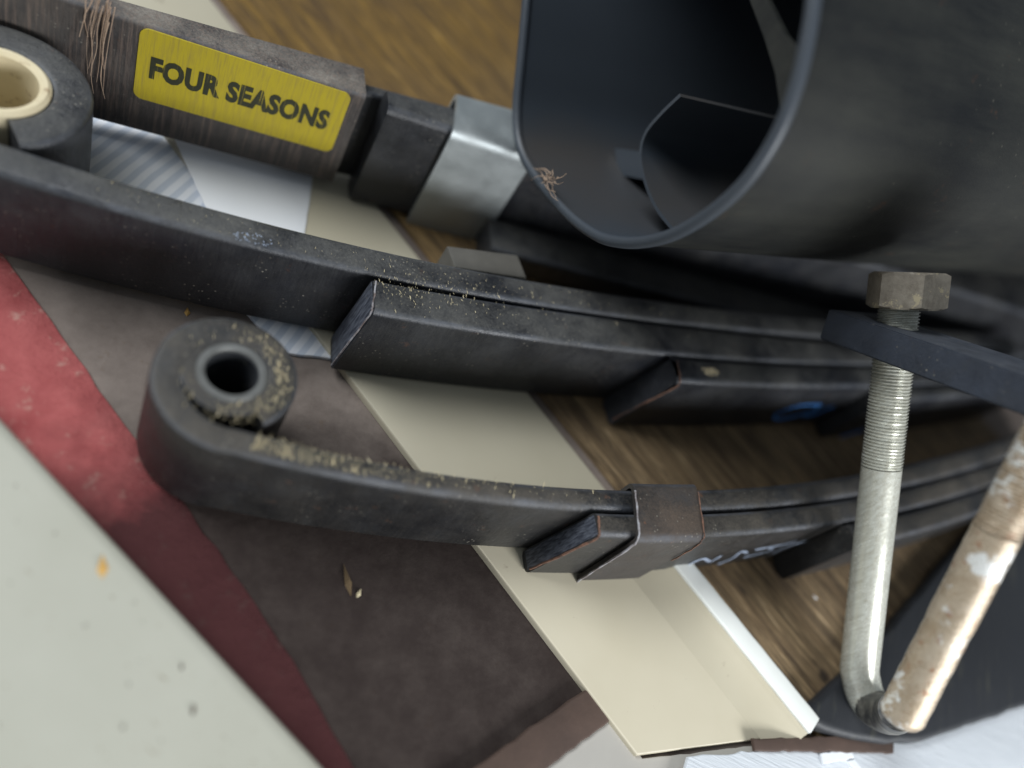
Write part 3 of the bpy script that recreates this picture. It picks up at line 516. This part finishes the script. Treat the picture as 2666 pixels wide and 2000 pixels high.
V, Fc = tube(rodp[:ks + 1], DR - 0.1, 24); obj("leg", V, Fc, "galvanised", ub, 50, label="silvery galvanised leg")
t2 = r2t + (r2b - r2t) * 0.42
D2 = DR * 0.93; thread(r2t, t2, D2, 1.75, "threaded_end", "galvanised_stained")
ts_ = np.concatenate([np.linspace(0, 0.93, 24), np.linspace(0.94, 1.0, 10)]); rs_ = [(D2 - 0.1) * (1 if t < 0.94 else math.sqrt(max(0.02, 1 - ((t - 0.94) / 0.0605) ** 2))) * (1 + 0.012 * rng.normal()) for t in ts_]
V, Fc = tube([t2 - u2 * 0.2 + (r2b + u2 * 3 - t2) * t for t in ts_], rs_, 28); obj("leg", V, Fc, "galvanised_stained", ub, 50, label="rust-stained brownish leg")
V, Fc = tube(rodp[ks:], np.linspace(DR - 0.1, DR * 0.9, len(rodp) - ks), 24); obj("bend", V, Fc, "shaded_steel", ub, 50, label="bend coloured dark for the shade it sits in")
# nut
nc = PD(2362, 757, 346); bm = bmesh.new(); e1 = np.cross(u1, [0.2, 0.3, 1]); e1 /= np.linalg.norm(e1); e2 = np.cross(u1, e1)
rot = math.radians(34); prof = [(-7.6, 9.2), (-7.6, 13.6), (-6.2, 15.8), (6.2, 15.8), (7.6, 13.6), (7.6, 9.2)]; prof = [(-7.6, 0.3)] + prof[1:]; nc0 = nc; V = []; Fc = []; sg = 48
for k in range(sg):
    a = 2 * math.pi * k / sg; hexr = 13.6 / math.cos((a % (math.pi / 3)) - math.pi / 6)
    for l, r in prof:
        rr_ = min(r if r < 13.7 else hexr, hexr) if abs(l) > 7 else hexr
        if abs(l) < 7: rr_ = hexr
        V.append(nc + SU * 1.07 * (u1 * (l if abs(l) > 7 else math.copysign(min(6.9, 7.6 - (hexr - 13.6) * 0.55), l)) + (e1 * math.cos(a + rot) + e2 * math.sin(a + rot)) * rr_))
m = len(prof)
for k in range(sg):
    for j in range(m): a, b = k * m + j, k * m + (j + 1) % m; c2 = ((k + 1) % sg) * m; Fc.append((a, b, c2 + (j + 1) % m, c2 + j))
obj("nut", V, Fc, "nut_rust", ub, 22, label="rusty hexagon nut on the silvery leg")
# clamp plate
vd = ray(2380, 880); vd /= np.linalg.norm(vd); up_p = wdir([-0.345, 0.94, 0]); up_p = up_p - vd * ((up_p @ vd) - 0.12); up_p /= np.linalg.norm(up_p)
pl_, pr_ = PD(2161, 845, 355), PD(2666, 1036, 285); ev = pr_ - pl_; ev -= up_p * (ev @ up_p); ev /= np.linalg.norm(ev); nv = np.cross(up_p, ev); nv = nv if nv @ ray(2350, 900) > 0 else -nv
hole = r1t + u1 * ((PD(2332, 889, 352) - r1t) @ u1)
def proj(p):
    v = np.asarray(p) - CAMP; cxx = v @ wdir([1, 0, 0]); cyy = v @ wdir([0, 1, 0]); czz = v @ wdir([0, 0, 1]); return (1333 + F * cxx / czz, 1000 + F * cyy / czz, czz)
PW, PT, LB_, RB_ = 21.0 * SU, 7.2 * SU, 24.0 * SU, 150.0
cpl = hole + ev * ((RB_ - LB_) / 2)
V, Fc = box_oriented(cpl, [ev, nv, up_p], ((RB_ + LB_) / 2, PW, PT), 0.7)
obj("clamp_plate", V, Fc, "plate_paint", smooth=40, label="slate black flat clamp plate slipped over the U-bolt leg under the nut", cat="plate")
# rubber flap under the bend
rb = [P(*p, 12)[:2] for p in ((2075, 1865), (2150, 1905), (2230, 1925), (2310, 1936), (2400, 1930), (2500, 1898), (2666, 1840), (2900, 1760), (2900, 1050), (2666, 1245), (2560, 1340), (2440, 1480), (2330, 1610), (2190, 1760))]
V, Fc = slab(rb, 6.6, 14, 3.5, 0.3, 8); obj("rubber_flap", V, Fc, "rubber", smooth=40, label="black rubber flap under the bend of the U-bolt", cat="rubber flap")

# ------------------------------------------------------------------ small things
q0, q1 = P(1955, 1940, 6), P(2310, 1938, 6); e = (q1 - q0)[:2]; e /= np.linalg.norm(e); nn = np.array([-e[1], e[0]])
V, Fc = slab([q0[:2] - nn * 3, q1[:2] - nn * 5, q1[:2] + e * 3, q1[:2] + nn * 6, q0[:2] + (q1 - q0)[:2] * .55 + nn * 4, q0[:2] + nn * 2.5], 6.6, 8.6, 0.8, 0.25, 4); obj("rusty_strip", V, Fc, "brown_batten", smooth=40, label="thin rusty brown strip at the end of the white board", cat="metal strip")
for pc, lb, nm in (([(2135, 1962), (2215, 1952), (2222, 1975), (2140, 1990)], "larger white paint flake below the rusty strip", "paint_flake"), ([(2205, 1982), (2222, 1978), (2250, 2010), (2232, 2012)], "narrow white paint flake lying at the bottom edge", "paint_flake")):
    V, Fc = slab([P(*p, 7)[:2] for p in pc], 6.5, 7.8, 0.4, 0.2, 3); obj(nm, V, Fc, "flake_white", label=lb, cat="flake", group="white paint flakes")
def chip(c, L, wd, th, ang, tilt=0.0, yaw=None):
    dx = np.array([math.cos(ang), math.sin(ang), tilt]); dx /= np.linalg.norm(dx); dy = np.cross([0, 0, 1], dx); dy /= np.linalg.norm(dy); dz = np.cross(dx, dy)
    V = []
    for a, b, c_ in ((-1, 0, 0), (-.3, .5, 0), (1, .1, 0), (-.2, -.5, 0), (-.1, 0, 1)): V.append(np.asarray(c) + dx * a * L / 2 + dy * b * wd + dz * c_ * th)
    return V, [(0, 1, 4), (1, 2, 4), (2, 3, 4), (3, 0, 4), (0, 3, 2, 1)]
def dust(name, samples, mat, label):
    V = []; Fc = []
    for c, L in samples:
        v, f = chip(c, L, L * (0.07 + 0.10 * rng.random()), L * 0.2, rng.normal(1.8, 0.28), rng.normal(0, .15)); o = len(V); V += v; Fc += [tuple(i + o for i in q) for q in f]
    return obj(name, V, Fc, mat, label=label, cat="sawdust", kind="stuff")
sm = []
for _ in range(620):                 # along the near spring, thick by the eye and thinning to the right
    x = eB[0] + 14 + rng.exponential(34)
    if x > 190: continue
    y = midB(x) + rng.uniform(-4.5, 5.6) * (0.5 + 0.5 * rng.random()) + 1.2; sm.append(((x, y, TOP + 0.05 - (0.9 if abs(y - midB(x)) > 4 else 0)), (rng.gamma(2.0, 0.55) + 0.4)))
for _ in range(560):                 # on the eye, mostly its right half
    a = rng.normal(-0.25, 1.15); r = rng.normal(20, 3.0); x, y = eB[0] + r * math.cos(a), eB[1] + r * math.sin(a)
    if 15 < r < 25: sm.append(((x, y, TOP + 0.05), (rng.gamma(2.0, 0.55) + 0.4)))
dust("sawdust", sm, "sawdust", "pale sawdust scattered over the eye and top edge of the nearest spring")
sm = []
for _ in range(260):
    x = rng.gamma(2.0, 22) + x2 - 4; y = np.polyval(lA, x) + rng.normal(-3, 6); z = TOP + 0.05
    if abs(y - np.polyval(lA, x)) < 0.7 or y < np.polyval(lf2, x) + 2.5 or x > 330: continue
    sm.append(((x, y, z), rng.gamma(2, 0.45) + 0.4))
for _ in range(260):
    x = rng.uniform(-60, 330); y = midA(x) + rng.uniform(-6, 6); sm.append(((x, y, TOP + 0.05), rng.gamma(1.5, 0.4) + 0.3))
dust("sawdust", sm, "sawdust", "sawdust crumbs caught where the second leaf of the middle spring begins")
def fibre(pts, r, mat, parent=None, name="fibre"):
    pts = spline(pts, 14); V, Fc = tube(pts, np.linspace(r, r * 0.4, 14), 6); return obj(name, V, Fc, mat, parent, 60)
ft = thing("coir_tuft", tuple(nearface(fC, 0, 270, 100)), "tuft of thin brown fibres hanging over the labelled spring beside the cream-bushed eye", "fibres")
for k in range(16):
    x0 = rng.uniform(225, 300); y0 = rng.uniform(-60, 60); L = rng.uniform(60, 240); off = rng.uniform(1, 5)
    fibre([nearface(fC, off, x0 - (L * .12 + rng.normal(0, 6)) * t - 8 * math.sin(t * 3), max(y0 + L * t, 40) if t > .3 else y0 + L * t) for t in np.linspace(0, 1, 5)], rng.uniform(0.15, 0.4), "straw", ft)
tg_ = thing("straw_wisp", tuple(rim[60]), "small tangle of dry straw caught on the mouth of the plastic housing", "straw")
c0 = onplane(1425, 460, Pb - ax * 2, ax)
for k in range(16):
    a = np.array([rng.normal(0, 11), rng.normal(0, 9)]); b = np.array([rng.normal(0, 20), rng.normal(0, 22)])
    fibre([onplane(1425 + a[0] + (b[0]) * t + 10 * math.sin(3 * t + k), 462 + a[1] + b[1] * t + 8 * math.cos(4 * t + k), Pb - ax * (4.0 + 2 * rng.random()), ax) for t in np.linspace(0, 1, 4)], 0.28, "straw", tg_, "stalk")
sp = P(268, 1475, 22); dr = P(272, 1440, 22) - P(268, 1505, 22); V, Fc = chip(sp + [0, 0, .1], np.linalg.norm(dr), 4, 1.5, math.atan2(dr[1], dr[0])); obj("wood_splinter", V, Fc, "amber", label="orange wood splinter lying on the cream board", cat="splinter")
sp = P(1890, 1690, 5)

V = []; Fc = []
for k in range(60):                  # grime crumbs along the edge and face of the cream board
    t = rng.random(); off = abs(rng.normal(0, 16)) + 1.5 if k < 36 else rng.uniform(10, 130); e_ = (cB - cA) / np.linalg.norm(cB - cA); n_ = np.array([e_[1], -e_[0]])
    if n_ @ (P(200, 1700, 22)[:2] - cA) < 0: n_ = -n_
    q = cA + (cB - cA) * t + n_ * (off + 4); L_ = rng.gamma(1.6, 0.7) + 0.4; z_ = 22.05 if off > 6 else 21.2
    v, f = chip((q[0], q[1], z_), L_, L_ * 0.3, L_ * 0.25, rng.normal(1.8, .4)); o = len(V); V += v; Fc += [tuple(i + o for i in x) for x in f]
obj("dirt_crumbs", V, Fc, "brown_batten", label="small dark dirt crumbs scattered over the cream board", cat="dirt", kind="stuff")

def seed(name, px, py, z, L, wd, ang, mat, label, cat, host=None):
    c_ = host if host is not None else P(px, py, z); V, Fc = chip(c_, L, wd, wd * 0.6, ang); return obj(name, V, Fc, mat, label=label, cat=cat)
seed("wood_chip", 905, 1510, 0.4, 16, 3.5, 1.9, "sawdust_dark", "brown wood chip on the dark floor below the nearest spring", "wood chip")
seed("wood_chip", 935, 1545, 0.4, 5, 2.2, 1.2, "sawdust", "pale little chip on the dark floor below the nearest spring", "wood chip")
seed("bark_crumb", 488, 812, 0.4, 6, 3, 1.7, "amber", "orange bark crumb on the floor above the sawdust-covered eye", "crumb")
seed("paint_chip", 2122, 1555, 5.6, 4.5, 1.1, 2.4, "flake_white", "tiny white chip on the wooden board beside the silvery leg", "chip")
# dried mud patches on the springs
def mud(px, py, z, n_, rad, parent, mat):
    V = []; Fc = []; c_ = P(px, py, z)
    for _ in range(n_):
        a, r = rng.uniform(0, 6.28), rad * math.sqrt(rng.random()); v, f = chip(c_ + [r * math.cos(a) * 1.6, r * math.sin(a) * 0.7 + r * math.cos(a) * 0.3, 0.05], rng.uniform(0.5, 1.8), rng.uniform(0.3, 0.8), 0.3, rng.uniform(0, 3)); o = len(V); V += v; Fc += [tuple(i + o for i in q) for q in f]
    o = obj("dried_mud", V, Fc, mat, parent); o["kind"] = "stuff"
mud(1850, 968, TOP, 90, 4.5, spA, "sawdust"); mud(660, 622, TOP, 40, 5.5, spA, "pale_blue_paint"); pass
